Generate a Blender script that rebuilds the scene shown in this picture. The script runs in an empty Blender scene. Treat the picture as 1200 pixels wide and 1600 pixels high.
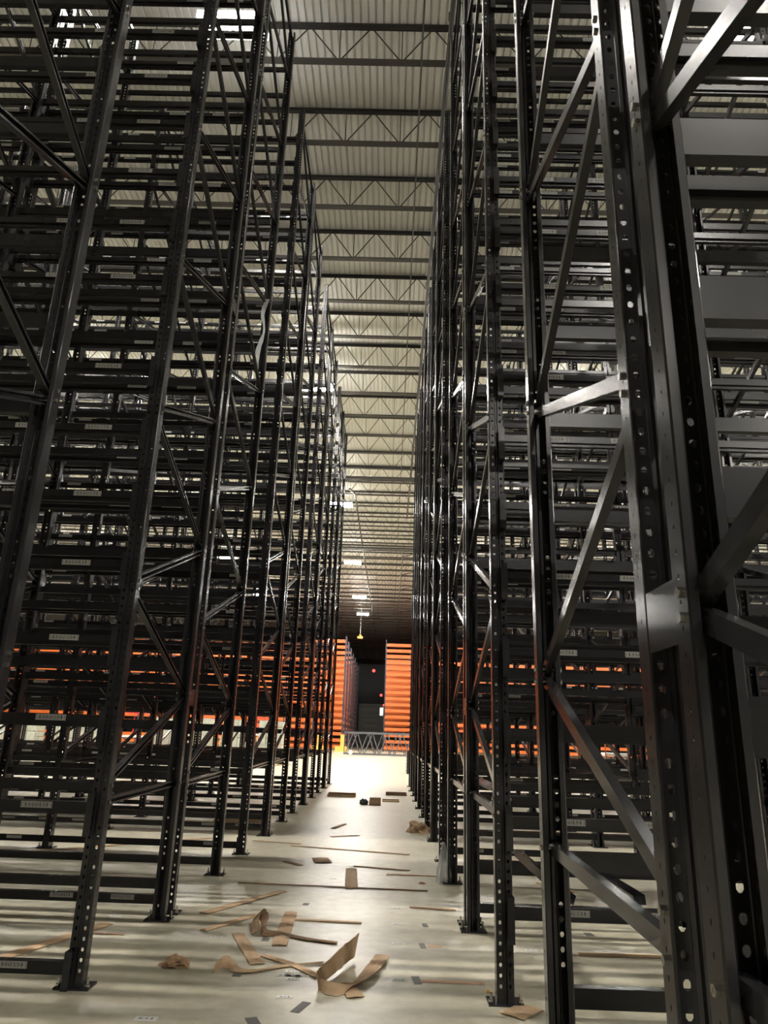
import bpy, bmesh, math, random
import numpy as np
from mathutils import Matrix, Vector

# ------------------------------------------------------------------ camera
sc = bpy.context.scene
COL = sc.collection
EYE = 1.34
ROT = np.array([[0.99950859, -0.0283458, 0.01338272],
                [0.00426233, -0.3000677, -0.95390839],
                [0.03105502, 0.95349667, -0.29979942]])
FPX = 1119.0
cam_data = bpy.data.cameras.new('camera')
cam = bpy.data.objects.new('camera', cam_data)
COL.objects.link(cam)
m = Matrix([[float(v) for v in r] + [0.0] for r in ROT] + [[0, 0, 0, 1]])
m.translation = Vector((0, 0, EYE))
cam.matrix_world = m
cam_data.sensor_fit = 'VERTICAL'
cam_data.sensor_height = 36.0
cam_data.lens = FPX / 1600.0 * 36.0
cam_data.clip_start = 0.02
cam_data.clip_end = 500
sc.camera = cam

# ------------------------------------------------------------------ world, exposure
w = bpy.data.worlds.new('world')
sc.world = w
w.use_nodes = True
w.node_tree.nodes['Background'].inputs[0].default_value = (0.6, 0.62, 0.7, 1)
w.node_tree.nodes['Background'].inputs[1].default_value = 0.0
sc.view_settings.view_transform = 'Standard'
sc.view_settings.look = 'None'
sc.view_settings.exposure = 0.0
sc.view_settings.gamma = 1.0
sc.view_settings.use_curve_mapping = False
LAMP = 2600.0                 # radiance of the high bay lenses
cy = sc.cycles
cy.use_denoising = True
cy.max_bounces = 7
cy.diffuse_bounces = 4
cy.glossy_bounces = 3
cy.transmission_bounces = 3
cy.sample_clamp_indirect = 6.0
cy.sample_clamp_direct = 60.0
cy.blur_glossy = 0.6
cy.caustics_reflective = False
cy.caustics_refractive = False

rng = random.Random(7)

# ------------------------------------------------------------------ helpers
def project(X, Y, Z):
    d = ROT.T @ np.array([X, Y, Z - EYE])
    if d[2] > -0.05:
        return None
    return 600 + FPX * d[0] / -d[2], 800 - FPX * d[1] / -d[2], -d[2]

def floor_at(px, py, z=0.0):
    d = ROT @ np.array([px - 600, -(py - 800), -FPX])
    t = (EYE - z) / -d[2]
    return Vector((float(d[0] * t), float(d[1] * t), z))

def tag(o, label=None, cat=None, group=None, kind=None):
    if label: o['label'] = label
    if cat: o['category'] = cat
    if group: o['group'] = group
    if kind: o['kind'] = kind
    return o

def mat(name, color, rough=0.5, metal=0.0, noise=None, emit=None, spec=0.5, bump=0.0, alpha=None):
    mt = bpy.data.materials.new(name)
    mt.use_nodes = True
    nt = mt.node_tree
    b = nt.nodes['Principled BSDF']
    b.inputs['Base Color'].default_value = (*color, 1)
    b.inputs['Roughness'].default_value = rough
    b.inputs['Metallic'].default_value = metal
    b.inputs['Specular IOR Level'].default_value = spec
    if emit:
        b.inputs['Emission Color'].default_value = (*emit[0], 1)
        b.inputs['Emission Strength'].default_value = emit[1]
    if alpha is not None:
        b.inputs['Alpha'].default_value = alpha
    if noise:
        scale, amount = noise
        tc = nt.nodes.new('ShaderNodeTexCoord')
        n = nt.nodes.new('ShaderNodeTexNoise')
        n.inputs['Scale'].default_value = scale
        n.inputs['Detail'].default_value = 5
        nt.links.new(tc.outputs['Object'], n.inputs['Vector'])
        mx = nt.nodes.new('ShaderNodeMix'); mx.data_type = 'RGBA'
        mx.inputs[6].default_value = (*[c * (1 - amount) for c in color], 1)
        mx.inputs[7].default_value = (*[min(1, c * (1 + amount)) for c in color], 1)
        nt.links.new(n.outputs['Fac'], mx.inputs[0])
        nt.links.new(mx.outputs[2], b.inputs['Base Color'])
        if bump:
            bp = nt.nodes.new('ShaderNodeBump')
            bp.inputs['Strength'].default_value = bump
            bp.inputs['Distance'].default_value = 0.01
            nt.links.new(n.outputs['Fac'], bp.inputs['Height'])
            nt.links.new(bp.outputs['Normal'], b.inputs['Normal'])
    return mt

M = {}
M['steel'] = mat('charcoal powder coat', (0.022, 0.0215, 0.0235), 0.20, noise=(14, 0.18), spec=0.4, bump=0.03)
M['beam'] = mat('charcoal beam paint', (0.013, 0.0128, 0.0145), 0.26, noise=(9, 0.2), spec=0.38, bump=0.02)
M['joist'] = mat('grey joist primer', (0.045, 0.042, 0.038), 0.6)
M['deck'] = mat('galvanised roof deck', (0.80, 0.80, 0.76), 0.55, noise=(0.7, 0.06))
M['zinc'] = mat('zinc plated bolt', (0.65, 0.64, 0.6), 0.25, metal=1.0)
M['paper'] = mat('white sticker', (0.62, 0.61, 0.58), 0.6)
M['label'] = mat('grey white shelf label', (0.30, 0.295, 0.28), 0.6)
M['ink'] = mat('black print', (0.02, 0.02, 0.02), 0.6)
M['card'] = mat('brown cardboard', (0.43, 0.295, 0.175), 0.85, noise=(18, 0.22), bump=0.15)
M['card_dark'] = mat('dark kraft paper', (0.25, 0.155, 0.085), 0.85, noise=(25, 0.3), bump=0.3)  # darker brown than the plain cardboard
M['tape'] = mat('grey tape patch', (0.085, 0.08, 0.075), 0.6)
M['glue'] = mat('orange brown glue residue', (0.42, 0.25, 0.14), 0.7, noise=(30, 0.3))
M['film'] = mat('crumpled clear film', (0.75, 0.77, 0.78), 0.12, noise=(20, 0.1), alpha=0.45, bump=0.6)
M['wall'] = mat('grey wall panel', (0.08, 0.08, 0.085), 0.8)
M['doorm'] = mat('roll up door slats', (0.33, 0.33, 0.31), 0.7)
M['lens'] = mat('lamp lens', (1, 1, 1), 0.5, emit=((1.0, 0.955, 0.88), LAMP))
M['side_glow'] = mat('added ceiling fill strip', (1, 1, 1), 0.5, emit=((1.0, 0.965, 0.88), LAMP * 0.055))  # glow added on the lamp sides to brighten the roof deck
M['side_glow_low'] = mat('weaker added fill strip', (1, 1, 1), 0.5, emit=((1.0, 0.98, 0.95), LAMP * 0.020))  # same added glow, weaker so the near deck stays darker
M['housing'] = mat('white lamp housing', (0.6, 0.6, 0.6), 0.5)
M['orange'] = mat('orange beam paint', (0.52, 0.105, 0.012), 0.45, noise=(3, 0.1))
M['blue'] = mat('blue upright paint', (0.022, 0.024, 0.045), 0.5)
M['yellow'] = mat('yellow guard paint', (0.85, 0.50, 0.10), 0.5)
M['red'] = mat('red machine paint', (0.55, 0.02, 0.02), 0.4)
M['redlamp'] = mat('red lamp', (0.5, 0.02, 0.02), 0.5, emit=((1, 0.06, 0.05), 4.0))
M['pink'] = mat('pink paper', (0.55, 0.22, 0.22), 0.6)
M['white'] = mat('white plastic', (0.8, 0.8, 0.78), 0.5)
M['wrap'] = mat('wrapped pale goods', (0.50, 0.52, 0.44), 0.35, noise=(6, 0.5))
M['wood'] = mat('pale pallet wood', (0.52, 0.38, 0.20), 0.8, noise=(5, 0.2))
M['column'] = mat('pale grey column paint', (0.42, 0.43, 0.42), 0.6)
M['bluep'] = mat('blue painted band', (0.03, 0.12, 0.42), 0.5)
M['grey'] = mat('mid grey frame paint', (0.10, 0.10, 0.11), 0.4)
M['galv'] = mat('galvanised channel', (0.42, 0.42, 0.41), 0.35, metal=0.6)
M['rubber'] = mat('black rubber', (0.02, 0.02, 0.02), 0.8)

# concrete floor
fm = bpy.data.materials.new('polished concrete')
fm.use_nodes = True
nt = fm.node_tree
b = nt.nodes['Principled BSDF']
tc = nt.nodes.new('ShaderNodeTexCoord')
n1 = nt.nodes.new('ShaderNodeTexNoise'); n1.inputs['Scale'].default_value = 0.55; n1.inputs['Detail'].default_value = 7; n1.inputs['Roughness'].default_value = 0.62
n2 = nt.nodes.new('ShaderNodeTexNoise'); n2.inputs['Scale'].default_value = 9; n2.inputs['Detail'].default_value = 6
nt.links.new(tc.outputs['Object'], n1.inputs['Vector']); nt.links.new(tc.outputs['Object'], n2.inputs['Vector'])
r1 = nt.nodes.new('ShaderNodeValToRGB')
r1.color_ramp.elements[0].position = 0.15; r1.color_ramp.elements[0].color = (0.37, 0.345, 0.26, 1)
r1.color_ramp.elements[1].position = 0.85; r1.color_ramp.elements[1].color = (0.57, 0.54, 0.42, 1)
nt.links.new(n1.outputs['Fac'], r1.inputs[0])
mx = nt.nodes.new('ShaderNodeMix'); mx.data_type = 'RGBA'; mx.blend_type = 'MULTIPLY'; mx.inputs[0].default_value = 0.8
nt.links.new(r1.outputs[0], mx.inputs[6]); nt.links.new(n2.outputs['Color'], mx.inputs[7])
r2 = nt.nodes.new('ShaderNodeValToRGB')
r2.color_ramp.elements[0].position = 0.35; r2.color_ramp.elements[0].color = (0.78, 0.77, 0.75, 1)
r2.color_ramp.elements[1].position = 0.65; r2.color_ramp.elements[1].color = (1, 1, 1, 1)
nt.links.new(n2.outputs['Fac'], r2.inputs[0]); nt.links.new(r2.outputs[0], mx.inputs[7])
nt.links.new(mx.outputs[2], b.inputs['Base Color'])
mr = nt.nodes.new('ShaderNodeMapRange'); mr.inputs[3].default_value = 0.30; mr.inputs[4].default_value = 0.46
nt.links.new(n1.outputs['Fac'], mr.inputs[0]); nt.links.new(mr.outputs[0], b.inputs['Roughness'])
bp = nt.nodes.new('ShaderNodeBump'); bp.inputs['Strength'].default_value = 0.05; bp.inputs['Distance'].default_value = 0.01
nt.links.new(n2.outputs['Fac'], bp.inputs['Height']); nt.links.new(bp.outputs['Normal'], b.inputs['Normal'])
b.inputs['Specular IOR Level'].default_value = 0.38
M['floor'] = fm

class MB:
    """collects boxes and bars into one mesh"""
    def __init__(self): self.v = []; self.f = []; self.mi = []
    def quadbox(self, corners, mi=0):
        k = len(self.v); self.v += [tuple(c) for c in corners]
        for a in ((0, 3, 2, 1), (4, 5, 6, 7), (0, 1, 5, 4), (1, 2, 6, 5), (2, 3, 7, 6), (3, 0, 4, 7)):
            self.f.append(tuple(k + i for i in a)); self.mi.append(mi)
    def box(self, x0, x1, y0, y1, z0, z1, mi=0):
        self.quadbox([(x0, y0, z0), (x1, y0, z0), (x1, y1, z0), (x0, y1, z0), (x0, y0, z1), (x1, y0, z1), (x1, y1, z1), (x0, y1, z1)], mi)
    def extrude(self, prof, p, q, u, v, mi=0, cap=True):
        """closed profile [(a,b)] swept from p to q, axes u, v"""
        p, q, u, v = Vector(p), Vector(q), Vector(u), Vector(v)
        k = len(self.v); n = len(prof)
        for e in (p, q):
            for a, b_ in prof: self.v.append(tuple(e + u * a + v * b_))
        for i in range(n):
            j = (i + 1) % n
            self.f.append((k + i, k + j, k + n + j, k + n + i)); self.mi.append(mi)
        if cap:
            self.f.append(tuple(k + i for i in reversed(range(n)))); self.mi.append(mi)
            self.f.append(tuple(k + n + i for i in range(n))); self.mi.append(mi)
    def tube(self, p, q, r, seg=8, mi=0):
        p, q = Vector(p), Vector(q); d = (q - p).normalized()
        u = d.orthogonal().normalized(); v = d.cross(u)
        self.extrude([(r * math.cos(2 * math.pi * i / seg), r * math.sin(2 * math.pi * i / seg)) for i in range(seg)], p, q, u, v, mi)
    def add(self, mesh, mtx, mi=0):
        k = len(self.v)
        self.v += [tuple(mtx @ v.co) for v in mesh.vertices]
        for p in mesh.polygons:
            self.f.append(tuple(k + i for i in p.vertices)); self.mi.append(mi)
    def mesh(self, name, mats):
        me = bpy.data.meshes.new(name)
        me.from_pydata(self.v, [], self.f)
        for mm in (mats if isinstance(mats, (list, tuple)) else [mats]): me.materials.append(M[mm])
        if any(self.mi): me.polygons.foreach_set('material_index', self.mi)
        me.update()
        bm = bmesh.new(); bm.from_mesh(me); bmesh.ops.recalc_face_normals(bm, faces=bm.faces); bm.to_mesh(me); bm.free()
        return me

def link(name, mesh, parent=None, loc=(0, 0, 0), rz=0.0):
    o = bpy.data.objects.new(name, mesh)
    COL.objects.link(o)
    o.location = loc
    if rz: o.rotation_euler = (0, 0, rz)
    if parent: o.parent = parent
    return o

def empty(name, loc=(0, 0, 0), rz=0.0):
    return link(name, None, None, loc, rz)

ORD = ['nearest', 'second', 'third', 'fourth', 'fifth', 'sixth', 'seventh', 'eighth', 'ninth', 'tenth', 'eleventh', 'twelfth',
       'thirteenth', 'fourteenth', 'fifteenth', 'sixteenth', 'seventeenth', 'eighteenth', 'nineteenth', 'twentieth',
       'twenty-first', 'twenty-second', 'twenty-third', 'twenty-fourth', 'twenty-fifth', 'twenty-sixth', 'twenty-seventh',
       'twenty-eighth', 'twenty-ninth', 'thirtieth', 'thirty-first', 'thirty-second', 'thirty-third', 'thirty-fourth', 'thirty-fifth', 'thirty-sixth', 'thirty-seventh', 'thirty-eighth', 'thirty-ninth', 'fortieth']
# ------------------------------------------------------------------ the hall
DECK_Z = 14.80
X0, X1, Y0, Y1 = -46.0, 46.0, -27.0, 132.0
f = MB(); f.box(X0, X1, Y0, Y1, -0.2, 0)
tag(link('floor', f.mesh('floor', 'floor')), kind='structure')
f = MB()
pitch = 0.1524
prof = []
x = X0
while x < X1:
    prof += [(x, 0), (x + 0.100, 0), (x + 0.112, 0.038), (x + 0.140, 0.038)]
    x += pitch
n = len(prof)
for yy in (Y0, Y1):
    for a, z in prof: f.v.append((a, yy, DECK_Z + z))
for i in range(n - 1):
    f.f.append((i, i + 1, n + i + 1, n + i)); f.mi.append(0)
k = len(f.v)
f.box(X0, X1, Y0, Y1, DECK_Z + 0.06, DECK_Z + 0.2)
ceiling = tag(link('ceiling', f.mesh('ceiling', 'deck')), kind='structure')
for nm, bx in (('wall_back', (X0, X1, Y1, Y1 + .3, 0, DECK_Z + .2)), ('wall_front', (X0, X1, Y0 - .3, Y0, 0, DECK_Z + .2)),
               ('wall_left', (X0 - .3, X0, Y0, Y1, 0, DECK_Z + .2)), ('wall_right', (X1, X1 + .3, Y0, Y1, 0, DECK_Z + .2))):
    f = MB(); f.box(*bx); tag(link(nm, f.mesh(nm, 'wall')), kind='structure')
# roll-up door on the back wall
f = MB(); f.box(-5.2, -0.4, Y1 - 0.25, Y1 - 0.02, 0, 6.9)
door = tag(link('door_1', f.mesh('door_1', 'doorm')), kind='structure')
f = MB(); f.box(-5.2, -0.4, -0.05, 0, 0, 0.42)
slat = f.mesh('door_slat', 'doorm')
for i in range(15): link('slat', slat, door, (0, Y1 - 0.25, 0.05 + i * 0.455))

# roof joists
JB, JT = 13.88, 14.72
f = MB()
JX0, JX1 = -37.0, 38.0
P = 1.22
for z, h in ((JB, 0.075), (JT, 0.08)):
    for s in (-1, 1):
        f.box(JX0, JX1, s * 0.012 if s > 0 else -0.018 - 0.0, 0.018 if s > 0 else -0.012, z - h / 2, z + h / 2)
    zz = z - h / 2 if z == JB else z + h / 2 - 0.006
    f.box(JX0, JX1, -0.075, 0.075, zz, zz + 0.006)
xa = -0.70 - 30 * P
while xa < JX1 - P:
    if xa > JX0:
        for d in (-1, 1):
            f.tube((xa + d * 0.04, 0, JT - 0.04), (xa + d * (P / 2 - 0.04), 0, JB + 0.03), 0.014, 5)
        f.tube((xa + P / 2, 0, JT - 0.03), (xa + P / 2, 0, JB + 0.02), 0.010, 5)
    xa += P
jm = f.mesh('roof_joist', 'joist')
yj = 10.66 - 2.013 * 16
nj = 0
while yj < Y1 - 1:
    link('roof_joist', jm, ceiling, (0, yj, 0)); yj += 2.013; nj += 1

# pipes and bridging that run along or across the hall
def pipe(name, pts, r, label, parts=True):
    f = MB()
    for a, b_ in zip(pts[:-1], pts[1:]): f.tube(a, b_, r, 10)
    o = link(name, f.mesh(name, 'joist')); tag(o, label, 'pipe')
    return o
p1 = pipe('sprinkler_pipe', [(0.79, -10, 13.70), (0.80, 40.5, 13.70)], 0.045, 'dark sprinkler pipe under the roof joists beside the right racks')
f = MB(); f.box(-0.05, 0.05, -0.03, 0.03, 0, 0.16); hang = f.mesh('pipe_hanger', 'joist')
for i in range(9): link('pipe_hanger', hang, p1, (0.79, -3.4 + i * 4.026 + 1.0, 13.73))
pipe('sprinkler_pipe', [(-2.33, 35.5, 13.72), (-2.1, 36.3, 13.72), (-1.75, 100, 13.72)], 0.05, 'dark sprinkler pipe that runs over the far half of the aisle')
pipe('conduit', [(0.28, -10, 13.80), (0.36, 100, 13.80)], 0.016, 'thin conduit under the joists, left of the thick sprinkler pipe')
pfar = pipe('sprinkler_pipe', [(0.75, 47.0, 13.72), (0.75, 100, 13.72)], 0.045, 'dark far sprinkler pipe under the joists past the second cross main')
pipe('cross_main', [(-30, 33.4, 13.58), (30, 33.4, 13.58)], 0.085, 'thick dark pipe main crossing the ceiling, the nearer of two')
pipe('cross_main', [(-30, 47.2, 13.58), (30, 47.2, 13.58)], 0.085, 'thick dark pipe main crossing the ceiling, the farther of two')
f = MB(); f.tube((0, 0, 0), (2.85, -3.4, 0), 0.03, 6); brm = f.mesh('branch_pipe', 'joist')
for k in range(7): link('branch_pipe', brm, pfar, (0.75, 50 + k * 6.0, 13.72))

# high bay lamps
f = MB()
f.box(-0.60, 0.60, -0.20, 0.20, 0.02, 0.20)
f.tube((-0.45, 0, 0.19), (-0.45, 0, 1.48), 0.005, 5); f.tube((0.45, 0, 0.19), (0.45, 0, 1.48), 0.005, 5)
hm = f.mesh('lamp_housing', 'housing')
f = MB()
for sx in (-1, 1): f.box(0.31 * sx - 0.27, 0.31 * sx + 0.27, -0.055, 0.055, 0.0, 0.019)
lm = f.mesh('lamp_lens', 'lens')
f = MB(); f.box(-0.605, 0.605, -0.205, -0.201, 0.022, 0.198); f.box(-0.605, 0.605, 0.201, 0.205, 0.022, 0.198)  # glowing strips added front and back of the housing as ceiling fill
sgm = f.mesh('added_fill_strip', 'side_glow'); sgl = f.mesh('added_fill_strip', 'side_glow_low')
rows = [(-30.3, 'fourth row left of'), (-21.1, 'third row left of'), (-12.0, 'second row left of'), (-2.88, 'row over'), (6.24, 'first row right of'), (15.3, 'second row right of'), (24.5, 'third row right of'), (33.6, 'fourth row right of')]
lys = [-18.2, -4.3, 9.62, 23.5, 37.4, 51.0, 64.5, 74.0]  # negative ones are unseen, added to light the near right posts
for rx, rw in rows:
    for i, ly in enumerate(lys):
        if (ly < 0 and rx not in (6.24, 15.3)) or (ly > 70 and rx != -2.88): continue  # fill lamps behind the camera are added over the right racks only
        o = empty('high_bay_light', (rx - (0.24 if (rx == -2.88 and i == 2) else 0), ly, 13.32))
        tag(o, ('lit high bay lamp, %s ahead, %s the aisle' % (ORD[i - 2], rw)) if ly > 0 else ('added unseen fill lamp %s the camera, %s the aisle' % (('just behind', 'far behind')[i == 0], rw)), 'ceiling light', 'high bay lamps under the roof')
        link('housing', hm, o); link('lens', lm, o); link('added_fill_strip', sgm if ly > 12 else sgl, o)
# ------------------------------------------------------------------ rack parts
PITCH = 0.0508
HR = 10.97
def post_mesh():
    """perforated channel: web faces -y, open side +y"""
    bm = bmesh.new()
    nrow = 215
    W, D = 0.0475, 0.0375
    # profile of vertical lines (x, y), web from -x to +x
    left = [(-0.026, D), (-W + 0.004, D), (-W, D - 0.004), (-W, 0.012), (-W, -0.010), (-W, -D + 0.006), (-W + 0.0017, -D + 0.0017), (-W + 0.006, -D)]
    mid = [(-0.010, -D), (-0.005, -D + 0.007), (0.005, -D + 0.007), (0.010, -D)]
    right = [(-a, b_) for a, b_ in reversed(left)]
    line = left + mid + right
    HOLE_AFTER = {7: (-0.0255, 0.0080, 0.0100), 11: (0.0255, 0.0080, 0.0100)}
    SIDE = {3: 0.001, 15: 0.001}
    rows = [[bm.verts.new((a, b_, r * PITCH)) for a, b_ in line] for r in range(nrow + 1)]
    extra = []
    def holed(q, cx, cy, cz, axis, rx, rz):
        """quad with octagonal hole; q = bl, br, tr, tl"""
        vs = []
        for k in range(8):
            t = math.pi / 4 * k + math.pi / 8 - math.pi
            dx = math.cos(t) * rx; dz = math.sin(t) * rz * (1.15 if math.sin(t) < 0 else 1)
            if axis == 'x': vs.append(bm.verts.new((cx + dx, cy, cz + dz)))
            else: vs.append(bm.verts.new((cx, cy + dx, cz + dz)))
        # angles: k0=-157.5 (left low), k1=-112.5, k2=-67.5, k3=-22.5, k4=22.5, k5=67.5, k6=112.5, k7=157.5
        bl, br, tr, tl = q
        for fc in ((bl, vs[1], vs[0]), (bl, br, vs[2], vs[1]), (br, vs[3], vs[2]), (br, tr, vs[4], vs[3]),
                   (tr, vs[5], vs[4]), (tr, tl, vs[6], vs[5]), (tl, vs[7], vs[6]), (tl, bl, vs[0], vs[7])):
            bm.faces.new(fc)
    for r in range(nrow):
        zc = (r + 0.5) * PITCH
        for i in range(len(line) - 1):
            q = (rows[r][i], rows[r][i + 1], rows[r + 1][i + 1], rows[r + 1][i])
            if i in HOLE_AFTER and r > 0:
                cx, rx, rz = HOLE_AFTER[i]
                holed(q, cx, -0.0375, zc, 'x', rx, rz)
            elif i in SIDE and r % 1 == 0 and r > 0:
                if i == 3: holed((q[1], q[0], q[3], q[2]), -W, SIDE[i], zc, 'y', 0.0035, 0.006)
                else: holed(q, W, SIDE[i], zc, 'y', 0.0035, 0.006)
            else:
                bm.faces.new(q)
    bmesh.ops.recalc_face_normals(bm, faces=bm.faces)
    bmesh.ops.solidify(bm, geom=bm.faces[:], thickness=0.0025)
    bmesh.ops.recalc_face_normals(bm, faces=bm.faces)
    me = bpy.data.meshes.new('post'); bm.to_mesh(me); bm.free()
    me.materials.append(M['steel'])
    return me
PM = post_mesh()
PROOT = Matrix.Identity(4)

CH = [(-0.0225, 0), (0.0225, 0), (0.0225, 0.030), (0.012, 0.030), (0.012, 0.027), (0.0195, 0.027), (0.0195, 0.003), (-0.0195, 0.003), (-0.0195, 0.027), (-0.012, 0.027), (-0.012, 0.030), (-0.0225, 0.030)]
def brace_mesh(dy, dz, side=1):
    """lipped channel from (0,0,0) to (0,dy,dz), with a bolt at each end"""
    d = Vector((0, dy, dz)); n = d.normalized()
    u = Vector((0, -n.z, n.y)); v = Vector((side, 0, 0))
    g = MB(); g.extrude([(a, b_ - 0.015) for a, b_ in CH], -n * 0.018, d + n * 0.018, u, v)
    return g.mesh('brace', 'steel')
f = MB(); f.box(-0.095, 0.095, -0.065, 0.065, 0, 0.011)
base_me = f.mesh('base_plate', 'steel')
f = MB(); f.tube((0, 0, 0), (0, 0, 0.045), 0.007, 8); f.tube((0, 0, 0.002), (0, 0, 0.014), 0.015, 6)
anchor_me = f.mesh('anchor_bolt', 'zinc')
f = MB(); f.tube((-0.056, 0, 0), (0.056, 0, 0), 0.006, 8); f.tube((-0.056, 0, 0), (-0.048, 0, 0), 0.011, 6); f.tube((0.048, 0, 0), (0.056, 0, 0), 0.011, 6)
bolt_me = f.mesh('bolt', 'zinc')
f = MB(); f.box(-0.040, 0.040, 0, 0.128, -0.06, 0.06)
f.box(-0.0435, -0.040, -0.004, 0.132, -0.066, 0.066); f.box(0.040, 0.0435, -0.004, 0.132, -0.066, 0.066)
spacer_me = f.mesh('row_spacer', 'steel')

FN = [0.97 + 1.22 * i for i in range(9)]           # brace nodes on the front post
BN = [1.58 + 1.22 * i for i in range(8)]           # and on the back post
_br = {}
def brace_for(dy, dz):
    k = (round(dy, 3), round(dz, 3))
    if k not in _br: _br[k] = brace_mesh(dy, dz)
    return _br[k]
def frame(c0, c1, X, label, cat_group, parts=True, x1=None, spacer=0.0, rear_only=False):
    """upright frame: front post centre c0, back post centre c1"""
    x1 = X if x1 is None else x1
    o = empty('upright_frame', (X, c0, 0), -math.atan2(x1 - X, c1 - c0))
    dy = math.hypot(c1 - c0, x1 - X)
    tag(o, label, 'rack frame', cat_group)
    fr = link('post', PM, o, (0, 0, 0.011)); bk = link('post', PM, o, (0, dy, 0.011), math.pi)
    for y in (0, dy):
        bpz = link('base_plate', base_me, o, (0, y, 0))
        for sx in (-1, 1): link('anchor_bolt', anchor_me, bpz, (sx * 0.078, 0.035 * (1 if y else -1), 0.011))
    nodes = [('s', 0.94, 0.96)]
    seq = []
    for i in range(9):
        seq.append(('f', FN[i] + 0.06))
        if i < 8: seq.append(('b', BN[i]))
    nodes = []
    nodes.append((0.0, 0.93, dy, 0.95))
    for i in range(8):
        nodes.append((0.0, FN[i] + 0.05, dy, BN[i]))
        nodes.append((dy, BN[i] + 0.05, 0.0, FN[i + 1]))
    nodes.append((0.0, 10.80, dy, 10.82))
    for y0, z0, y1, z1 in nodes:
        if y0 > y1: y0, z0, y1, z1 = y1, z1, y0, z0
        bo = link('brace', brace_for(y1 - y0, z1 - z0), o, (0, y0, z0))
        if parts == 2:
            link('bolt', bolt_me, bo, (0, 0.004, 0)); link('bolt', bolt_me, bo, (0, y1 - y0 - 0.004, z1 - z0))
    if spacer:
        for z in (1.60, 5.3, 9.0):
            so = link('row_spacer', spacer_me, o, (0, dy + 0.038, z)); so.scale = (1, (spacer - 0.078) / 0.132, 1)
    return o

# one mesh with the whole frame, for the frames that stand deep inside the racks
def far_frame_mesh(dy):
    g = MB()
    ro = Matrix.Rotation(math.pi, 4, 'Z'); ro.translation = Vector((0, dy, 0))
    g.add(PM, Matrix.Identity(4)); g.add(PM, ro)
    for y0, z0, y1, z1 in [(0, .93, dy, .95)] + [t for i in range(8) for t in ((0, FN[i] + .05, dy, BN[i]), (0, FN[i + 1], dy, BN[i] + .05))] + [(0, 10.8, dy, 10.82)]:
        g.add(brace_for(y1 - y0, z1 - z0), Matrix.Translation((0, y0, z0)))
    g.box(-.095, .095, -.065, .065, 0, .011); g.box(-.095, .095, dy - .065, dy + .065, 0, .011)
    me = bpy.data.meshes.new('upright_frame'); me.from_pydata(g.v, [], g.f); me.materials.append(M['steel']); me.update()
    return me
FF = far_frame_mesh(1.50)

# frame rows: (front post centre, back post centre)
ROWS = [(-0.10, 1.40), (1.64, 3.05), (4.46, 5.95), (6.17, 7.76), (9.07, 10.68), (10.88, 12.40), (13.75, 15.38), (15.57, 17.10), (18.62, 20.22), (20.42, 22.0)]
BAY = 2.26
XL = [-1.65 - BAY * i for i in range(6)]
XR = [0.665 + BAY * i for i in range(6)]
def colx(side, i, row):
    if side == 'left': return XL[i]
    x = XR[i] + 0.0016 * ROWS[row][0]
    return x
def seen(X, Ya, Yb, Z0=0, Z1=11, marg=30):
    for y in (Ya, (Ya + Yb) / 2, Yb):
        for z in np.linspace(Z0, Z1, 12):
            p = project(X, y, z)
            if p and -marg < p[0] < 1200 + marg and -marg < p[1] < 1600 + marg: return True
    return False
for side in ('left', 'right'):
    for i in range(6):
        for r, (c0, c1) in enumerate(ROWS):
            X = colx(side, i, r)
            if not seen(X, c0, c1) and not (i == 0): continue
            x1 = X
            if side == 'right' and i == 0 and r == 0: X = x1 = 0.617
            if side == 'right' and i == 0 and r == 1: X, x1 = 0.622, 0.66
            if side == 'left' and i == 0 and r == 0: X = x1 = -1.65
            back = ROWS[r + 1][0] - c1 if (r + 1 < len(ROWS) and ROWS[r + 1][0] - c1 < 0.4) else 0.0
            if i <= 1:
                where = 'along the aisle' if i == 0 else 'one bay off the aisle'
                frame(c0, c1, X, 'perforated rack frame on the %s, %s ahead in line %s' % (side, ORD[r], where),
                      'charcoal upright frames on the ' + side, parts=2 if (i == 0 and r < 4) else 1, x1=x1, spacer=back)
            else:
                o = link('upright_frame', FF, None, (X, c0, 0))
                o.scale = (1, (c1 - c0) / 1.50, 1)
                tag(o, 'rack frame deep in the %s racks, %s bays from aisle, %s frame row' % (side, ['', '', 'two', 'three', 'four', 'five'][i], ORD[r]), 'rack frame', 'charcoal upright frames on the ' + side)

# ------------------------------------------------------------------ beams
BL = BAY - 0.099
f = MB()
f.extrude([(-0.030, -0.058), (0.030, -0.058), (0.030, 0.030), (0.012, 0.030), (0.012, 0.058), (-0.030, 0.058)], (-BL / 2, 0, 0), (BL / 2, 0, 0), (0, 1, 0), (0, 0, 1))
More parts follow.
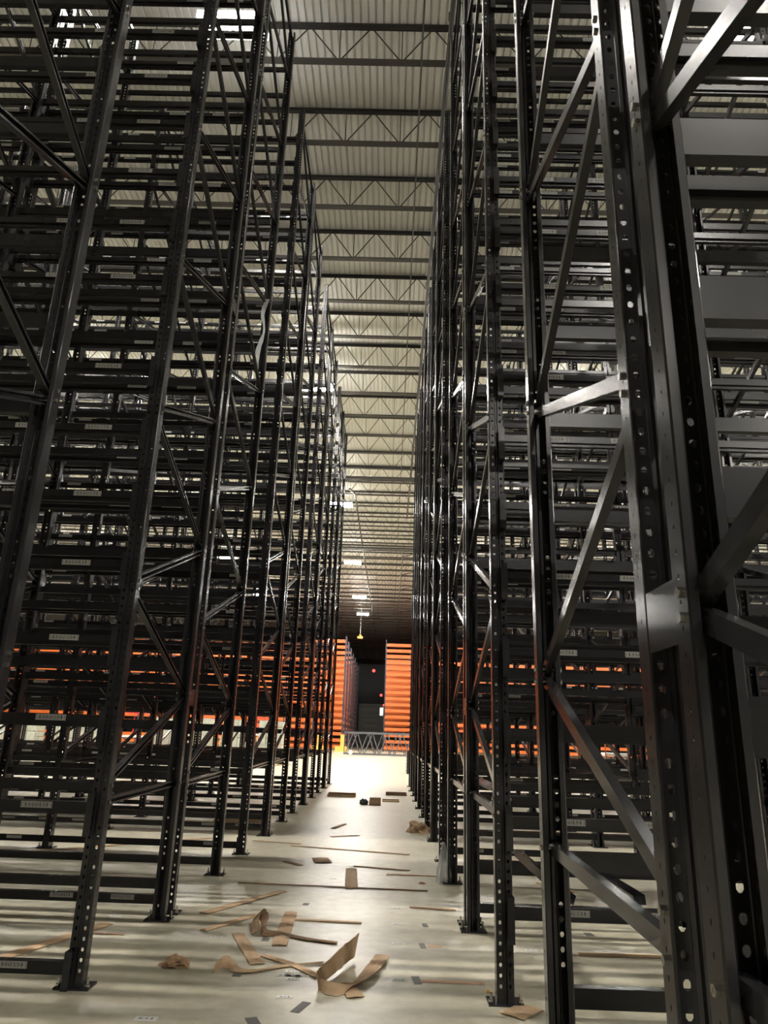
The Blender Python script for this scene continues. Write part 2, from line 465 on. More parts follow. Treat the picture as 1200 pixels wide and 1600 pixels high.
# v up; outer face is -y after the mirror below
bm_front = MB()
prof_f = [(-0.026, -0.012), (-0.026, 0.034), (0.020, 0.034), (0.020, -0.034), (-0.012, -0.034), (-0.012, -0.012)]
bm_front.extrude(prof_f, (-BL / 2, 0, 0), (BL / 2, 0, 0), (0, 1, 0), (0, 0, 1))
beam_me = bm_front.mesh('pallet_beam', 'beam')
def conn(s):
    g = MB()
    g.box(min(0, s * 0.005), max(0, s * 0.005), -0.040, 0.030, -0.145, 0.085)
    g.box(min(s * 0.0, s * 0.040), max(s * 0.0, s * 0.040), -0.0445, -0.040, -0.145, 0.085)
    for z in (-0.11, -0.01, 0.06): g.tube((s * 0.022, -0.0445, z), (s * 0.022, -0.0475, z), 0.006, 6)
    return g.mesh('end_connector', 'steel')
conn_me = {1: conn(1), -1: conn(-1)}
def text_mesh(txt, size, depth=0.0006):
    cu = bpy.data.curves.new('t', 'FONT'); cu.body = txt; cu.size = size; cu.extrude = depth; cu.align_x = 'CENTER'; cu.align_y = 'CENTER'
    cu.resolution_u = 1; cu.space_character = 1.25
    o = bpy.data.objects.new('t', cu); COL.objects.link(o)
    dg = bpy.context.evaluated_depsgraph_get(); dg.update()
    me = bpy.data.meshes.new_from_object(o.evaluated_get(dg))
    bpy.data.objects.remove(o)
    return me
def label_mesh(txt):
    g = MB()
    n = len(txt)
    g.box(-0.090, 0.090, -0.0012, 0, -0.017, 0.017, 0)
    for i in range(n + 1):
        x = -0.084 + 0.168 * i / n
        g.box(x - 0.001, x + 0.001, -0.0020, -0.0012, -0.013, 0.013, 1)
    t = text_mesh(txt, 0.027)
    mt = Matrix.Rotation(math.pi / 2, 4, 'X'); mt.translation = Vector((0, -0.0016, 0))
    # spread letters evenly over the boxes
    g.add(t, mt, 1)
    return g.mesh('location_label', ['label', 'ink'])
labels = [label_mesh(t) for t in ('K0060C08', 'K0060U09', 'K0061C08', 'K0062U01', 'K0060L08', 'K0062C03')]

LV = [0.90, 1.38, 1.85, 2.32, 2.78, 3.25, 3.71, 4.43, 4.90, 5.37, 5.84, 6.30, 6.77, 7.24, 7.71, 8.43, 8.90, 9.37, 9.84, 10.31]
allb = []
for side in ('left', 'right'):
    for r, (c0, c1) in enumerate(ROWS):
        for e, c in enumerate((c0, c1)):
            if r == 0 and e == 0: continue
            low = {('left', 0): 0.10, ('left', 1): 0.235 if r % 2 == 0 else 0.12}.get((side, e))
            if low is None: low = 0.44 if (r in (1, 2) and not (r == 1 and e == 0)) else 0.12
            lv = [low] + LV
            for bay in range(5):
                xa, xb = colx(side, bay, r), colx(side, bay + 1, r)
                if side == 'right' and bay == 0 and r == 0: xa = 0.617
                xm = (xa + xb) / 2
                L = abs(xb - xa) - 0.099
                ym = (c - 0.0375) if e == 0 else (c + 0.0375)
                for k, z in enumerate(lv):
                    pts = [project(xm + t * BL / 2, ym, z) for t in np.linspace(-1, 1, 9)]
                    ins = [p for p in pts if p and -15 < p[0] < 1215 and -15 < p[1] < 1615]
                    zc = -(ROT.T @ np.array([xm, ym, z - EYE]))[2]
                    if not ins and not (zc > 0 and abs(xm) < zc * 0.9 and bay < 4): continue
                    score = 0
                    if len(ins) >= 1:
                        px = (len(ins)) / 9 * BL * FPX / ins[0][2]
                        score = px * (FPX / ins[0][2] * 0.115) * (1.0 if bay == 0 else 0.45) * (0.55 if r > 4 else 1)
                    allb.append((score, side, r, e, bay, k, z, xm, ym, L))
allb.sort(key=lambda t: -t[0])
NB = 298
stuff = MB(); stl = MB()
for idx, (score, side, r, e, bay, k, z, xm, ym, L) in enumerate(allb):
    line = 2 * r + e
    rot = 0.0 if e == 0 else math.pi
    jx = 0.0
    if idx < NB:
        o = link('pallet_beam', beam_me, None, (xm + jx, ym, z), rot)
        o.scale = (L / BL, 1.25 if r == 0 else 1, 1.65 if r == 0 else 1)
        tag(o, 'charcoal step beam, %s level up, %s bay %s of aisle, %s post line' % (
            ORD[k] if k else 'lowest', ORD[bay], side, ORD[line - 1] if line else 'first'), 'rack beam', 'charcoal pallet rack beams', 'thing')
        for s in (-1, 1): link('end_connector', conn_me[s], o, (s * (BL / 2 - 0.0), 0, 0))
        if e == 0 and r >= 2:
            offs = (0.34 - 0.0475, 0.81 - 0.0475) if side == 'left' else (0.37 - 0.0475, 0.84 - 0.0475)
            for q, of in enumerate(offs):
                lx = (BL / 2 - of) if side == 'left' else (-BL / 2 + of)
                link('location_label', labels[(k * 2 + q + r) % 6], o, (lx, -0.0262, 0.012))
    else:
        x0, x1_ = xm - L / 2, xm + L / 2
        s = 1 if e == 0 else -1
        stuff.extrude([(a * s, b_) for a, b_ in prof_f], (x0, ym, z), (x1_, ym, z), (0, 1, 0), (0, 0, 1))
        if e == 0:
            for of in (0.32, 0.79, 1.3):
                lx = x1_ - of if side == 'left' else x0 + of
                stl.box(lx - 0.088, lx + 0.088, ym - 0.0275, ym - 0.0262, z - 0.004, z + 0.028)
me = stuff.mesh('rack_beams', 'beam')
so = tag(link('pallet_beam', me), 'dense lattice of smaller charcoal beams filling the bays deep inside the racks', 'rack beam', kind='stuff')
tag(link('location_label', stl.mesh('location_label', 'label'), so), kind='stuff')
print('BEAMS', len(allb))

# pallet supports: channels lying from front to back beam
def support(name, xs, ya, yb, z, label, tilt=0.0, dx=0.0, drop=0.0):
    g = MB()
    prof = [(-0.035, 0), (-0.035, 0.05), (-0.031, 0.05), (-0.031, 0.004), (0.031, 0.004), (0.031, 0.05), (0.035, 0.05), (0.035, 0)]
    g.extrude(prof, (0, 0, 0), (dx, yb - ya, -drop), (1, 0, 0), (0, 0, 1))
    o = link(name, g.mesh(name, 'steel'), None, (xs, ya, z))
    o.rotation_euler = (0, tilt, 0)
    return tag(o, label, 'support bar', 'loose pallet supports')
support('pallet_support', 0.92, 1.69, 3.10, 0.18, 'charcoal channel bar lying back to front above the low beam, lower right corner', tilt=0.5)
support('pallet_support', 1.08, 1.69, 3.10, 0.18, 'charcoal channel bar lying beside the one in the lower right corner', tilt=-0.3)
support('pallet_support', 1.02, 4.42, 5.97, 0.50, 'wide charcoal channel bar resting on low right beams, second frame row', tilt=0.35)
support('pallet_support', 1.42, 4.42, 5.97, 0.50, 'charcoal channel bar right of the wide one on the low beams', tilt=-0.1)
support('pallet_support', 0.86, 6.05, 7.76, 0.955, 'short dark channel bar poking toward the aisle on the right, third frame row', tilt=0.6)
# building column between the racks
g = MB()
g.box(-0.13, 0.13, -0.13, -0.11, 0, DECK_Z); g.box(-0.13, 0.13, 0.11, 0.13, 0, DECK_Z); g.box(-0.012, 0.012, -0.11, 0.11, 0, DECK_Z)
co = tag(link('building_column', g.mesh('building_column', 'column'), None, (2.67, 17.86, 0)), 'pale grey steel roof column seen between the right racks', 'column')
g = MB(); g.box(-0.135, 0.135, -0.137, -0.131, 1.45, 1.75); link('painted_band', g.mesh('painted_band', 'bluep'), co)['label'] = 'blue painted band'
# ------------------------------------------------------------------ orange racks far down the hall
def orange_rack(xa, bays, sgn, y, label, full=True, blen=2.75):
    o = empty('orange_pallet_rack', (xa, y, 0)); tag(o, label, 'pallet rack', 'orange pallet racks')
    g = MB()
    for yy in (0, 1.05): g.box(-0.05, 0.05, yy - 0.04, yy + 0.04, 0, 10.6)
    for i in range(17): g.tube((0, 0, 0.2 + i * 0.6), (0, 1.05, 0.5 + i * 0.6), 0.02, 4)
    um = g.mesh('upright', 'blue')
    g = MB(); g.box(0.06, blen - 0.06, -0.05, 0.03, -0.13, 0.15); g.box(0.06, blen - 0.06, 1.02, 1.10, -0.04, 0.06)
    bmsh = g.mesh('orange_beam', 'orange')
    lv = [0.35 + i * 0.573 for i in range(18)]
    if full:
        for i in range(bays + 1): link('upright', um, o, (sgn * i * blen, 0, 0))
        for i in range(bays):
            for z in lv: link('beam', bmsh, o, ((i if sgn > 0 else -i - 1) * blen, 0, z))
    else:
        g = MB()
        for i in range(bays):
            for z in lv:
                x0 = (i if sgn > 0 else -i - 1) * blen
                g.box(x0 + .06, x0 + blen - .06, -.05, .03, z - .12, z + .12)
        tag(link('beam', g.mesh('beam', 'orange'), o), kind='stuff')
        for i in range(min(bays, 3) + 1): link('upright', um, o, (sgn * i * blen, 0, 0))
    return o
orange_rack(-0.35, 13, 1, 72.0, 'tall orange rack facing the camera right of the far aisle')
orange_rack(-4.25, 13, -1, 70.0, 'tall orange rack facing the camera left of the far aisle')
for k in range(6):
    orange_rack(-4.25, 4, -1, 74.5 + k * 5.2, 'dim orange rack row behind the left orange rack, %s one back' % ORD[k], full=False)
    orange_rack(-0.35, 4, 1, 76.5 + k * 5.2, 'dim orange rack row behind the right orange rack, %s one back' % ORD[k], full=False)
# yellow end guards
def guard(x, y, label):
    g = MB()
    g.quadbox([(-0.55, 0, 0), (0.95, 0, 0), (0.95, 0.12, 0), (-0.55, 0.12, 0), (-0.55, 0, 0.45), (0.45, 0, 0.45), (0.45, 0.12, 0.45), (-0.55, 0.12, 0.45)])
    o = link('end_guard', g.mesh('end_guard', 'yellow'), None, (x, y, 0)); tag(o, label, 'guard')
    g = MB(); g.box(-0.08, 0.30, 0.02, 0.10, 0.45, 1.45); link('upright_plate', g.mesh('upright_plate', 'yellow'), o)
    return o
guard(-4.05, 66.5, 'yellow steel guard at the foot of the left orange rack beside the aisle')
guard(-6.1, 66.5, 'yellow steel guard one bay left of the aisle corner guard')
# yellow pallets stacks at the foot of the far left racks
for i, x in enumerate((-17.5, -13.6, -11.2)):
    g = MB()
    for k in range(7):
        g.box(-0.55, 0.55, 0, 1.0, k * 0.145 + 0.11, k * 0.145 + 0.13)
        for sx in (-0.5, 0, 0.42): g.box(sx, sx + 0.08, 0, 1.0, k * 0.145, k * 0.145 + 0.11)
    tag(link('pallet_stack', g.mesh('pallet_stack', 'wood'), None, (x, 60 + i, 0)), 'stack of pale wooden pallets at the foot of the orange racks, %s' % ['farthest left', 'middle one', 'nearest the aisle'][i], 'pallets', 'stacks of wooden pallets')
# frames lying on edge across the far aisle
def lying_frame(x, y, length, h, label):
    o = empty('lying_frame', (x, y, 0)); tag(o, label, 'rack frame', 'frames laid on edge across the far aisle')
    g = MB(); g.box(0, length, -0.06, 0.06, 0, 0.12); pm = g.mesh('post', 'grey')
    link('post', pm, o); link('post', pm, o, (0, 0, h - 0.10))
    n = int(length / 1.15)
    for i in range(n):
        xx = 0.15 + i * 1.15
        for a, b_ in (((xx, 0, 0.08), (xx + 0.55, 0, h - 0.08)), ((xx + 1.1, 0, 0.08), (xx + 0.6, 0, h - 0.08))):
            g = MB(); g.tube(a, b_, 0.04, 5); link('brace', g.mesh('brace', 'grey'), o)
    g = MB(); g.tube((0.05, 0, 0.08), (0.05, 0, h - 0.08), 0.04, 5); link('brace', g.mesh('brace', 'grey'), o)
    return o
lying_frame(-3.0, 57.5, 9.2, 1.62, 'grey rack frame on edge across the far aisle, the front one')
lying_frame(-3.35, 58.3, 9.2, 1.66, 'grey rack frame on edge across the far aisle, behind the front one')
g = MB(); g.tube((0, 0, 0), (0, 0.25, 0), 0.17, 12)
for a in range(6):
    g.tube((0, -0.02, 0), (0.13 * math.cos(a), -0.02, 0.13 * math.sin(a)), 0.012, 4)
tag(link('cable_reel', g.mesh('cable_reel', 'white'), None, (-2.75, 57.1, 0.18)), 'small white reel on the floor before the lying frame', 'reel')
# bundle of beams on the floor at the right
o = empty('beam_bundle', (1.02, 29.6, 0)); tag(o, 'stack of charcoal beams on end beside the last right frame', 'steel stack')
g = MB(); g.box(0, 0.08, 0, 1.6, 0, 0.11); bb = g.mesh('beam', 'steel')
for i in range(6):
    for k in range(7): link('beam', bb, o, (-0.22 + i * 0.085, (i * 7 + k) % 3 * 0.02, k * 0.125))

# staging goods in the open floor left, behind the racks
for i in range(9):
    x = -17.6 + i * 1.55
    if i in (4,): continue
    o = empty('wrapped_pallet', (x, 32.6 + (i % 3) * 0.35, 0)); tag(o, 'film wrapped pallet of pale goods on the floor behind the left racks, %s from left' % ('leftmost' if i == 0 else ORD[i]), 'pallet load', 'wrapped pallets behind the left racks')
    g = MB(); g.box(-0.55, 0.55, 0, 1.0, 0.10, 0.14)
    for sx in (-0.5, -0.05, 0.4): g.box(sx, sx + 0.1, 0, 1.0, 0, 0.10)
    link('pallet', g.mesh('pallet', 'wood'), o)
    g = MB()
    for a in range(3):
        for b_ in range(7):
            hh = 0.22 + 0.02 * ((a + b_ + i) % 3)
            g.box(-0.52 + a * 0.35, -0.19 + a * 0.35, 0.02, 0.98, 0.15 + b_ * 0.245, 0.15 + b_ * 0.245 + hh)
    link('goods', g.mesh('goods', 'wrap'), o)
def machine(x, y, m1, label, deck=1.0):
    o = empty('scissor_lift', (x, y, 0)); tag(o, label, 'lift')
    g = MB(); g.box(-0.4, 0.4, 0, 1.7, 0.12, 0.45); link('chassis', g.mesh('chassis', m1), o)
    g = MB(); g.tube((-0.41, 0, 0), (-0.33, 0, 0), 0.16, 14); wm = g.mesh('wheel', 'rubber')
    for yy in (0.25, 1.45):
        link('wheel', wm, o, (-0.02, yy, 0.16)); link('wheel', wm, o, (0.76, yy, 0.16))
    g = MB(); g.box(-0.36, 0.36, 0.05, 1.6, deck, deck + 0.08); link('platform', g.mesh('platform', 'white'), o)
    g = MB()
    for zz in (deck + 0.5, deck + 1.0): 
        for a, b_ in (((-.36, .05), (.36, .05)), ((.36, .05), (.36, 1.6)), ((.36, 1.6), (-.36, 1.6)), ((-.36, 1.6), (-.36, .05))):
            g.tube((a[0], a[1], zz), (b_[0], b_[1], zz), 0.02, 6)
    for a in ((-.36, .05), (.36, .05), (.36, 1.6), (-.36, 1.6)): g.tube((a[0], a[1], deck), (a[0], a[1], deck + 1.0), 0.02, 6)
    link('guard_rail', g.mesh('guard_rail', m1), o)
    g = MB()
    nn = 2
    for s in (-0.3, 0.3):
        for q in range(nn):
            z0 = 0.45 + (deck - 0.45) * q / nn; z1 = 0.45 + (deck - 0.45) * (q + 1) / nn
            g.tube((s, 0.15, z0), (s, 1.5, z1), 0.03, 5); g.tube((s, 1.5, z0), (s, 0.15, z1), 0.03, 5)
    link('scissor_arms', g.mesh('scissor_arms', 'steel'), o)
    return o
machine(-10.9, 31.5, 'red', 'red scissor lift parked on the open floor behind the left racks')
machine(-7.6, 44, 'red', 'small red scissor lift farther back behind the left racks', 1.2)
machine(7.2, 23.6, 'orange', 'orange and white lift parked behind the right racks', 1.0)
# sprinkler / exit lamps far away
for i, (x, y, z, s) in enumerate([(-2.2, 105, 10.4, 0.22), (-1.1, 112, 7.4, 0.2), (-0.7, 118, 6.2, 0.16)]):
    bm = bmesh.new(); bmesh.ops.create_icosphere(bm, subdivisions=2, radius=s); me = bpy.data.meshes.new('red_beacon'); bm.to_mesh(me); bm.free(); me.materials.append(M['redlamp'])
    o = link('red_beacon', me, None, (x, y, z)); tag(o, 'small red warning light glowing in the dark far aisle, %s' % ['highest', 'middle one', 'lowest'][i], 'warning light', 'red lights in the dark')
    g = MB(); g.tube((0, 0, s * 0.8), (0, 0, DECK_Z - z), 0.02, 5); link('pendant', g.mesh('pendant', 'joist'), o)
g = MB(); g.box(-0.15, 0.15, -0.03, 0.03, 0, 0.75)
tag(link('wall_sign', g.mesh('wall_sign', 'white'), None, (-0.62, 71.5, 3.3)), 'small white placard at the edge of the right orange rack', 'sign')
# cord with yellow end under the last lamp
g = MB(); g.tube((0, 0, 0), (0, 0, 4.2), 0.018, 6); o = link('cord', g.mesh('cord', 'white'), None, (-2.9, 70, 10.6)); tag(o, 'pale cord hanging below the farthest lamp with a yellow end', 'cord')
g = MB(); g.extrude([(0.28 * math.cos(t * math.pi / 4), 0.28 * math.sin(t * math.pi / 4)) for t in range(8)], (0, 0, -0.2), (0, 0, 0), (1, 0, 0), (0, 1, 0)); g.tube((0, 0, 0), (0, 0, 0.2), 0.1, 8)
link('pull_handle', g.mesh('pull_handle', 'yellow'), o)['label'] = 'yellow cord end'
# ------------------------------------------------------------------ litter on the floor
def ribbon(name, pts, widths, mt, label, cat='cardboard', group='cardboard scraps on the floor', thick=0.004, smooth=True):
    """pts: list of (point on spine, width vector)"""
    bm = bmesh.new()
    # subdivide along the path with catmull-rom
    P_ = [Vector(p) for p in pts]; W_ = [Vector(v) for v in widths]
    def cr(A, t, i):
        a = A[max(i - 1, 0)]; b_ = A[i]; c = A[i + 1]; d = A[min(i + 2, len(A) - 1)]
        return 0.5 * ((2 * b_) + (c - a) * t + (2 * a - 5 * b_ + 4 * c - d) * t * t + (3 * b_ - a - 3 * c + d) * t ** 3)
    S = []
    for i in range(len(P_) - 1):
        for q in range(6): S.append((cr(P_, q / 6, i), cr(W_, q / 6, i)))
    S.append((P_[-1], W_[-1]))
    rr = random.Random(len(label))
    rows = []
    for p, v in S:
        j = Vector((rr.uniform(-1, 1), rr.uniform(-1, 1), 0)) * 0.004
        a, b_ = p - v / 2 + j, p + v / 2 - j
        a.z = max(a.z, 0.002); b_.z = max(b_.z, 0.002)
        rows.append((bm.verts.new(a), bm.verts.new((a + b_) / 2 + Vector((0, 0, 0.004))), bm.verts.new(b_)))
    for r0, r1 in zip(rows[:-1], rows[1:]):
        bm.faces.new((r0[0], r0[1], r1[1], r1[0])); bm.faces.new((r0[1], r0[2], r1[2], r1[1]))
    bmesh.ops.recalc_face_normals(bm, faces=bm.faces)
    if sum(fc.normal.z for fc in bm.faces) < 0: bmesh.ops.reverse_faces(bm, faces=bm.faces)
    bmesh.ops.solidify(bm, geom=bm.faces[:], thickness=-thick)
    for v in bm.verts: v.co.z = max(v.co.z, 0.0008)
    me = bpy.data.meshes.new(name); bm.to_mesh(me); bm.free(); me.materials.append(M[mt])
    o = link(name, me); tag(o, label, cat, group)
    return o
def strip(a, b_, wpx, mt, label, lift=0.0, mid=None, zmid=0.0, **kw):
    """flat strip on the floor between two floor points given as picture points"""
    A = floor_at(*a); B_ = floor_at(*b_)
    d = (B_ - A).normalized(); n = Vector((-d.y, d.x, 0)) * wpx
    n1 = n.copy()
    if mid: Mi = floor_at(*mid)
    else: Mi = (A + B_) / 2
    Mi.z = zmid
    return ribbon('cardboard_strip', [A + Vector((0, 0, .003 + lift)), (A + Mi) / 2 + Vector((0, 0, .004)), Mi + Vector((0, 0, .004)), (B_ + Mi) / 2 + Vector((0, 0, .004)), B_ + Vector((0, 0, .003))], [n1] * 5, mt, label, **kw)

up = Vector((0, 0, 1))
F = floor_at
# big folded piece in the foreground
a = [F(556, 1500), F(530, 1520), F(503, 1538), F(495, 1546), F(508, 1552), F(535, 1553), F(556, 1545), F(580, 1520), F(598, 1496)]
zs = [0.085, 0.075, 0.05, 0.04, 0.03, 0.02, 0.02, 0.015, 0.01]
wv = [Vector((0.03, 0.02, 0.13)), Vector((0.02, 0.02, 0.12)), Vector((0.0, 0.02, 0.09)), Vector((-0.02, 0.0, 0.07)), Vector((0.0, 0.05, 0.05)), Vector((0.02, 0.08, 0.03)), Vector((0.07, 0.05, 0.02)), Vector((0.085, -0.03, 0.01)), Vector((0.085, -0.04, 0.0))]
ribbon('cardboard_strip', [p + up * z for p, z in zip(a, zs)], wv, 'card', 'large folded cardboard strip curled up in the aisle foreground')
strip((540, 1538), (556, 1560), 0.09, 'card', 'small flat cardboard end under the large folded strip')
a = [F(334, 1520), F(350, 1513), F(372, 1519), F(400, 1519), F(440, 1512), F(505, 1506)]
ribbon('cardboard_strip', [p + up * z for p, z in zip(a, (0.015, 0.035, 0.01, 0.006, 0.006, 0.006))], [Vector((0, 0.05, 0.06)), Vector((0.02, 0.05, 0.05)), Vector((0.01, 0.06, 0.01)), Vector((0, 0.05, 0)), Vector((0, 0.04, 0)), Vector((0, 0.03, 0))], 'card', 'long cardboard strip with a folded left end, left of the big curl')
strip((412, 1494), (500, 1528), 0.055, 'card', 'cardboard strip that runs into the big folded piece from the left', mid=(455, 1508))
strip((372, 1460), (402, 1508), 0.085, 'card', 'broad cardboard strip slanting down, left of the knot')
strip((455, 1426), (436, 1478), 0.10, 'card', 'broad pale cardboard strip lying behind the small knot')
a = [F(400, 1462), F(398, 1450), F(405, 1444), F(414, 1450), F(412, 1462), F(440, 1462), F(480, 1469), F(527, 1475)]
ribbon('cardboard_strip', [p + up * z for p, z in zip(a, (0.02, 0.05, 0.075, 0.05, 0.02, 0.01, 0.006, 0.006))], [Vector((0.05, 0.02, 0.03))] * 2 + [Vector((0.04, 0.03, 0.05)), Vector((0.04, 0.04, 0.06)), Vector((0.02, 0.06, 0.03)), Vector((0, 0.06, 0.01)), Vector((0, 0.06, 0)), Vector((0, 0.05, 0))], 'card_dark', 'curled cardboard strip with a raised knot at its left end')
strip((462, 1438), (565, 1443), 0.045, 'card', 'thin straight cardboard strip right of the knot')
strip((318, 1455), (398, 1431), 0.07, 'card', 'short slanting cardboard strip left of the knot')
strip((318, 1428), (442, 1393), 0.085, 'card', 'long slanting cardboard strip between the left posts and the lamp glare')
strip((-20, 1505), (168, 1444), 0.10, 'card', 'long cardboard strip passing behind the nearest left post foot')
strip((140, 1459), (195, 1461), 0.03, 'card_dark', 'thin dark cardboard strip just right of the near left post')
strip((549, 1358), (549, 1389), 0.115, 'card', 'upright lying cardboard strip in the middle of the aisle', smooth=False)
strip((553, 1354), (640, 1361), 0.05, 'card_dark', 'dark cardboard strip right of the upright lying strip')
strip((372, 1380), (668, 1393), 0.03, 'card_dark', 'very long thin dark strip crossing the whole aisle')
strip((604, 1367), (690, 1370), 0.04, 'card', 'thin tan strip near the right post feet', mid=(640, 1368))
strip((455, 1322), (640, 1336), 0.05, 'card', 'thin pale strip across the bright part of the aisle')
strip((395, 1314), (470, 1319), 0.05, 'card', 'thin pale strip on the bright floor by the left posts')
strip((500, 1341), (505, 1349), 0.18, 'card', 'small pale cardboard scrap on the grey floor band')
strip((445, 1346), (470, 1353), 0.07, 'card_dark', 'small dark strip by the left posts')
strip((517, 1308), (560, 1306), 0.07, 'card', 'small strip with a dark tip in the mid aisle')
strip((520, 1295), (538, 1288), 0.08, 'card', 'short pale strip slanting in the mid aisle')
strip((640, 1418), (712, 1423), 0.035, 'glue', 'thin tan scrap ending at the right post foot')
strip((800, 1590), (830, 1575), 0.14, 'card', 'tan cardboard piece right of the near right base plate')
strip((735, 1588), (760, 1575), 0.0, 'card', 'tan crumb') if False else None
strip((905, 1492), (1035, 1496), 0.07, 'card', 'long tan strip on the floor inside the right rack')
strip((840, 1380), (900, 1395), 0.05, 'card', 'thin tan strip under the right low beams')
strip((60, 1330), (330, 1310), 0.09, 'card', 'long tan strip on the bright floor under the left racks')
strip((165, 1385), (250, 1380), 0.06, 'card', 'short tan strip under the left racks')
# tape patches with residue
def patch(px, py, w_, h_, rz, mt, label, cat, group, z=0.0006):
    g = MB(); g.box(-w_ / 2, w_ / 2, -h_ / 2, h_ / 2, 0, 0.0012)
    p = F(px, py)
    o = link(cat.replace(' ', '_'), g.mesh(cat.replace(' ', '_'), mt), None, (p.x, p.y, z), rz)
    return tag(o, label, cat, group)
tp = 'dark tape patches stuck to the floor'
for (px, py, w_, h_, rz, lb) in [(651, 1532, .045, .14, .1, 'dark square tape patch nearest the right post base'), (660, 1478, .04, .12, .1, 'dark tape patch, second from the camera on the right'),
        (664, 1446, .04, .10, .1, 'small dark tape patch, third from the camera on the right'), (470, 1574, .05, .16, -.3, 'dark tape patch with torn edge at bottom centre'),
        (395, 1596, .06, .10, .4, 'dark tape patch cut by the bottom edge'), (478, 1413, .05, .08, -.1, 'dark tape patch beside the thin straight strip'),
        (370, 1524, .05, .05, 0, 'dark tape patch under the folded left strip end'), (415, 1468, .05, .08, 0, 'dark tape patch by the cardboard knot'), (920, 1460, .06, .09, .1, 'dark tape patch on the floor inside the right rack')]:
    patch(px, py, w_, h_, rz, 'tape', lb, 'tape patch', tp)
patch(707, 1535, .37, .05, 0, 'glue', 'long orange brown residue beside the nearest tape patch', 'residue strip', 'residue strips')
patch(680, 1479, .10, .045, 0, 'glue', 'short orange brown residue beside the second tape patch', 'residue strip', 'residue strips')
# floor stickers
def sticker(px, py, s, lb, n=0):
    p = F(px, py)
    o = empty('floor_sticker', (p.x, p.y, 0.0006)); tag(o, lb, 'sticker', 'white location stickers on the floor')
    g = MB(); g.box(-.042 * s, .042 * s, -.022 * s, .022 * s, 0, 0.0008); link('paper', g.mesh('paper', 'paper'), o)
    t = text_mesh(['K03', 'K05', 'K01', 'K08'][n % 4], 0.03 * s, 0.0002); t.materials.clear(); t.materials.append(M['ink'])
    q = link('print', t, o, (0, 0, 0.001))
for i, (px, py, s, lb) in enumerate([(624, 1531, 1, 'white sticker left of the nearest right tape patch'), (622, 1475, 1, 'white sticker left of the second tape patch'), (621, 1444, 1, 'white sticker left of the third tape patch'),
        (620, 1419, 1, 'white sticker, fourth up the aisle on the right'), (228, 1592, 1.3, 'white sticker alone at the bottom left of the aisle'), (445, 1558, 1, 'white sticker below the cluster of stickers'),
        (457, 1518, 1, 'top white sticker of the cluster by the folded cardboard'), (444, 1524, 1, 'left white sticker of the cluster by the folded cardboard'), (458, 1524.5, 1, 'middle white sticker of the cluster by the folded cardboard'),
        (472, 1525, 1, 'right white sticker of the cluster by the folded cardboard'), (457, 1530, 1, 'bottom white sticker of the cluster by the folded cardboard'), (338, 1465, 1, 'white sticker left of the cardboard knot'),
        (180, 1431, 1, 'white sticker behind the near left post'), (70, 1436, 1.2, 'white sticker on the striped floor under the left racks'), (20, 1503, 1.2, 'white sticker at the left edge by the low beam'),
        (520, 1373, 1, 'white sticker by the upright lying strip'), (805, 1454, 1, 'white sticker between the two near right posts'), (830, 1485, 1, 'white sticker right of the near right post'), (700, 1413, 1, 'white sticker near the second right post')]):
    sticker(px, py, s, lb, i)

def crumple(name, px, py, sx, sy, sz, mt, label, cat, seed=1, group=None):
    rr = random.Random(seed)
    bm = bmesh.new(); bmesh.ops.create_icosphere(bm, subdivisions=3, radius=1)
    import mathutils.noise as mn
    for v in bm.verts:
        nz = mn.noise(v.co * 1.7 + Vector((seed * 3.1, 0, 0))) * 0.55 + mn.noise(v.co * 4 + Vector((0, seed, 0))) * 0.3
        v.co *= 1 + nz
        v.co = Vector((v.co.x * sx, v.co.y * sy, max(v.co.z, -0.25) * sz + 0.25 * sz))
    me = bpy.data.meshes.new(name); bm.to_mesh(me); bm.free(); me.materials.append(M[mt])
    p = F(px, py)
    return tag(link(name, me, None, (p.x, p.y, 0.002)), label, cat, group)
crumple('kraft_paper', 654, 1301, 0.17, 0.10, 0.12, 'card', 'crumpled brown kraft paper ball beside the right posts', 'paper', 3)
crumple('kraft_paper', 275, 1511, 0.08, 0.05, 0.045, 'card_dark', 'small crumpled brown scrap right of the near left post', 'paper', 5)
crumple('kraft_paper', 372, 1295, 0.34, 0.09, 0.13, 'card', 'crumpled brown paper heap between the left posts', 'paper', 8)
crumple('plastic_bag', 693, 1378, 0.07, 0.09, 0.22, 'film', 'crumpled clear plastic bag leaning on a right post foot', 'bag', 11)
crumple('plastic_wrap', 458, 1196, 0.25, 0.1, 0.1, 'film', 'crumpled film scrap far under the left racks', 'film', 12)
crumple('pink_wrapper', 660, 1381, 0.035, 0.025, 0.012, 'pink', 'tiny pink wrapper scrap in the aisle by the right posts', 'wrapper', 13)
crumple('yellow_cap', 763, 1552, 0.010, 0.010, 0.012, 'yellow', 'tiny yellow cap beside the near right base plate', 'cap', 14)
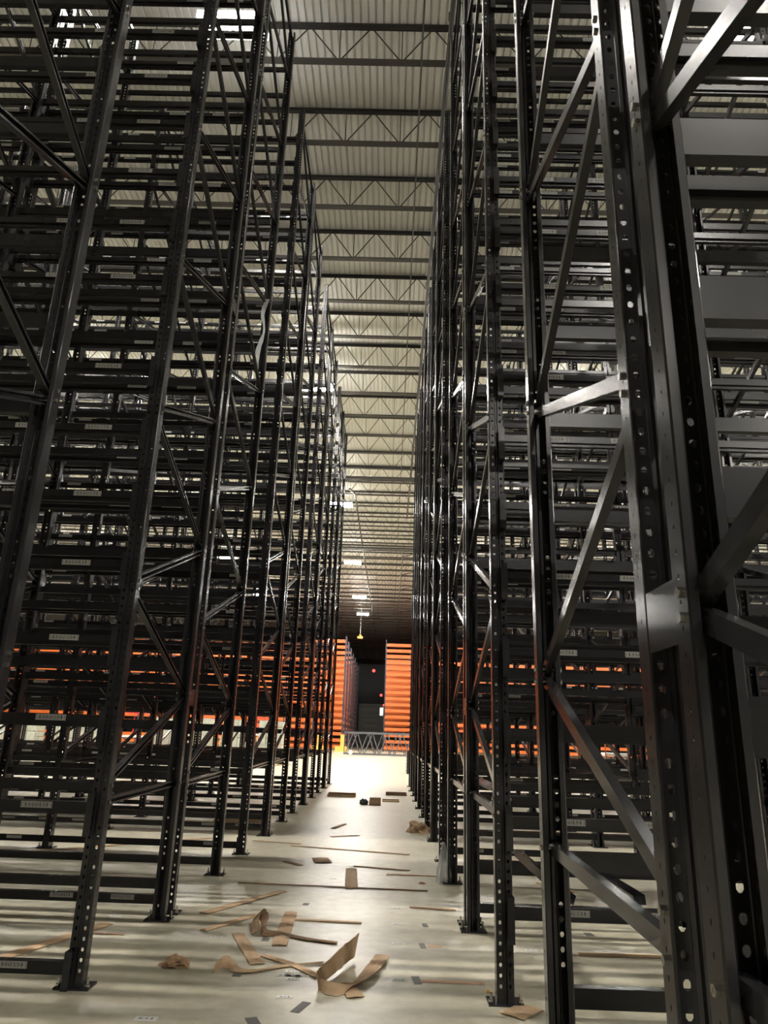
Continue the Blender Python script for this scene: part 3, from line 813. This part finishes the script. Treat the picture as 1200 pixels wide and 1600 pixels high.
def flatbox(px0, px1, py, h, dep, label, mt='card'):
    A, B_ = F(px0, py), F(px1, py)
    o = empty('cardboard_tray', ((A.x + B_.x) / 2, A.y, 0)); tag(o, label, 'cardboard', 'cardboard trays in the far aisle')
    w_ = (B_ - A).length / 2
    g = MB(); g.box(-w_, w_, 0, dep, 0.002, 0.008); link('bottom', g.mesh('bottom', mt), o)
    g = MB(); g.box(-w_, w_, 0, 0.006, 0.008, h); link('side', g.mesh('side', mt), o)
    g = MB(); g.box(-w_, w_, dep, dep + 0.006, 0.008, h * 1.3); link('side', g.mesh('side', mt), o)
    g = MB(); g.box(-w_, -w_ + 0.006, 0.006, dep, 0.008, h); link('side', g.mesh('side', mt), o)
    g = MB(); g.box(w_ - 0.006, w_, 0.006, dep, 0.008, h * .8); link('side', g.mesh('side', mt), o)
    return o
flatbox(513, 554, 1245, 0.06, 0.35, 'open brown cardboard tray on the floor at the far left of the aisle')
flatbox(577, 594, 1258, 0.09, 0.4, 'small open cardboard box in the far aisle')
flatbox(598, 623, 1253, 0.025, 0.4, 'flattened cardboard tray beside the small open box')
flatbox(604, 634, 1243, 0.04, 0.5, 'torn cardboard tray near the right racks, farthest one', 'card_dark')
crumple('dark_block', 568, 1257, 0.08, 0.08, 0.08, 'rubber', 'tiny dark block beside the small cardboard box', 'block', 21)
# white film tail hanging from a left beam
ribbon('film_tail', [(-1.62, 7.6, 6.42), (-1.66, 7.58, 6.2), (-1.63, 7.6, 5.98), (-1.68, 7.6, 5.7), (-1.66, 7.58, 5.45)], [Vector((0.05, 0, 0)), Vector((0.04, 0.03, 0)), Vector((0.02, 0.03, 0)), Vector((0.05, 0.02, 0)), Vector((0.02, 0, 0))], 'film', 'torn white film tail hanging among the left beams', 'film', None)
# galvanised end-of-row channel behind the left racks
g = MB(); g.box(-4.4, 0, 0, 0.12, 0.03, 0.17)
tag(link('floor_channel', g.mesh('floor_channel', 'galv'), None, (-4.6, 12.0, 0)), 'pale galvanised channel lying on the floor under the left racks', 'channel')
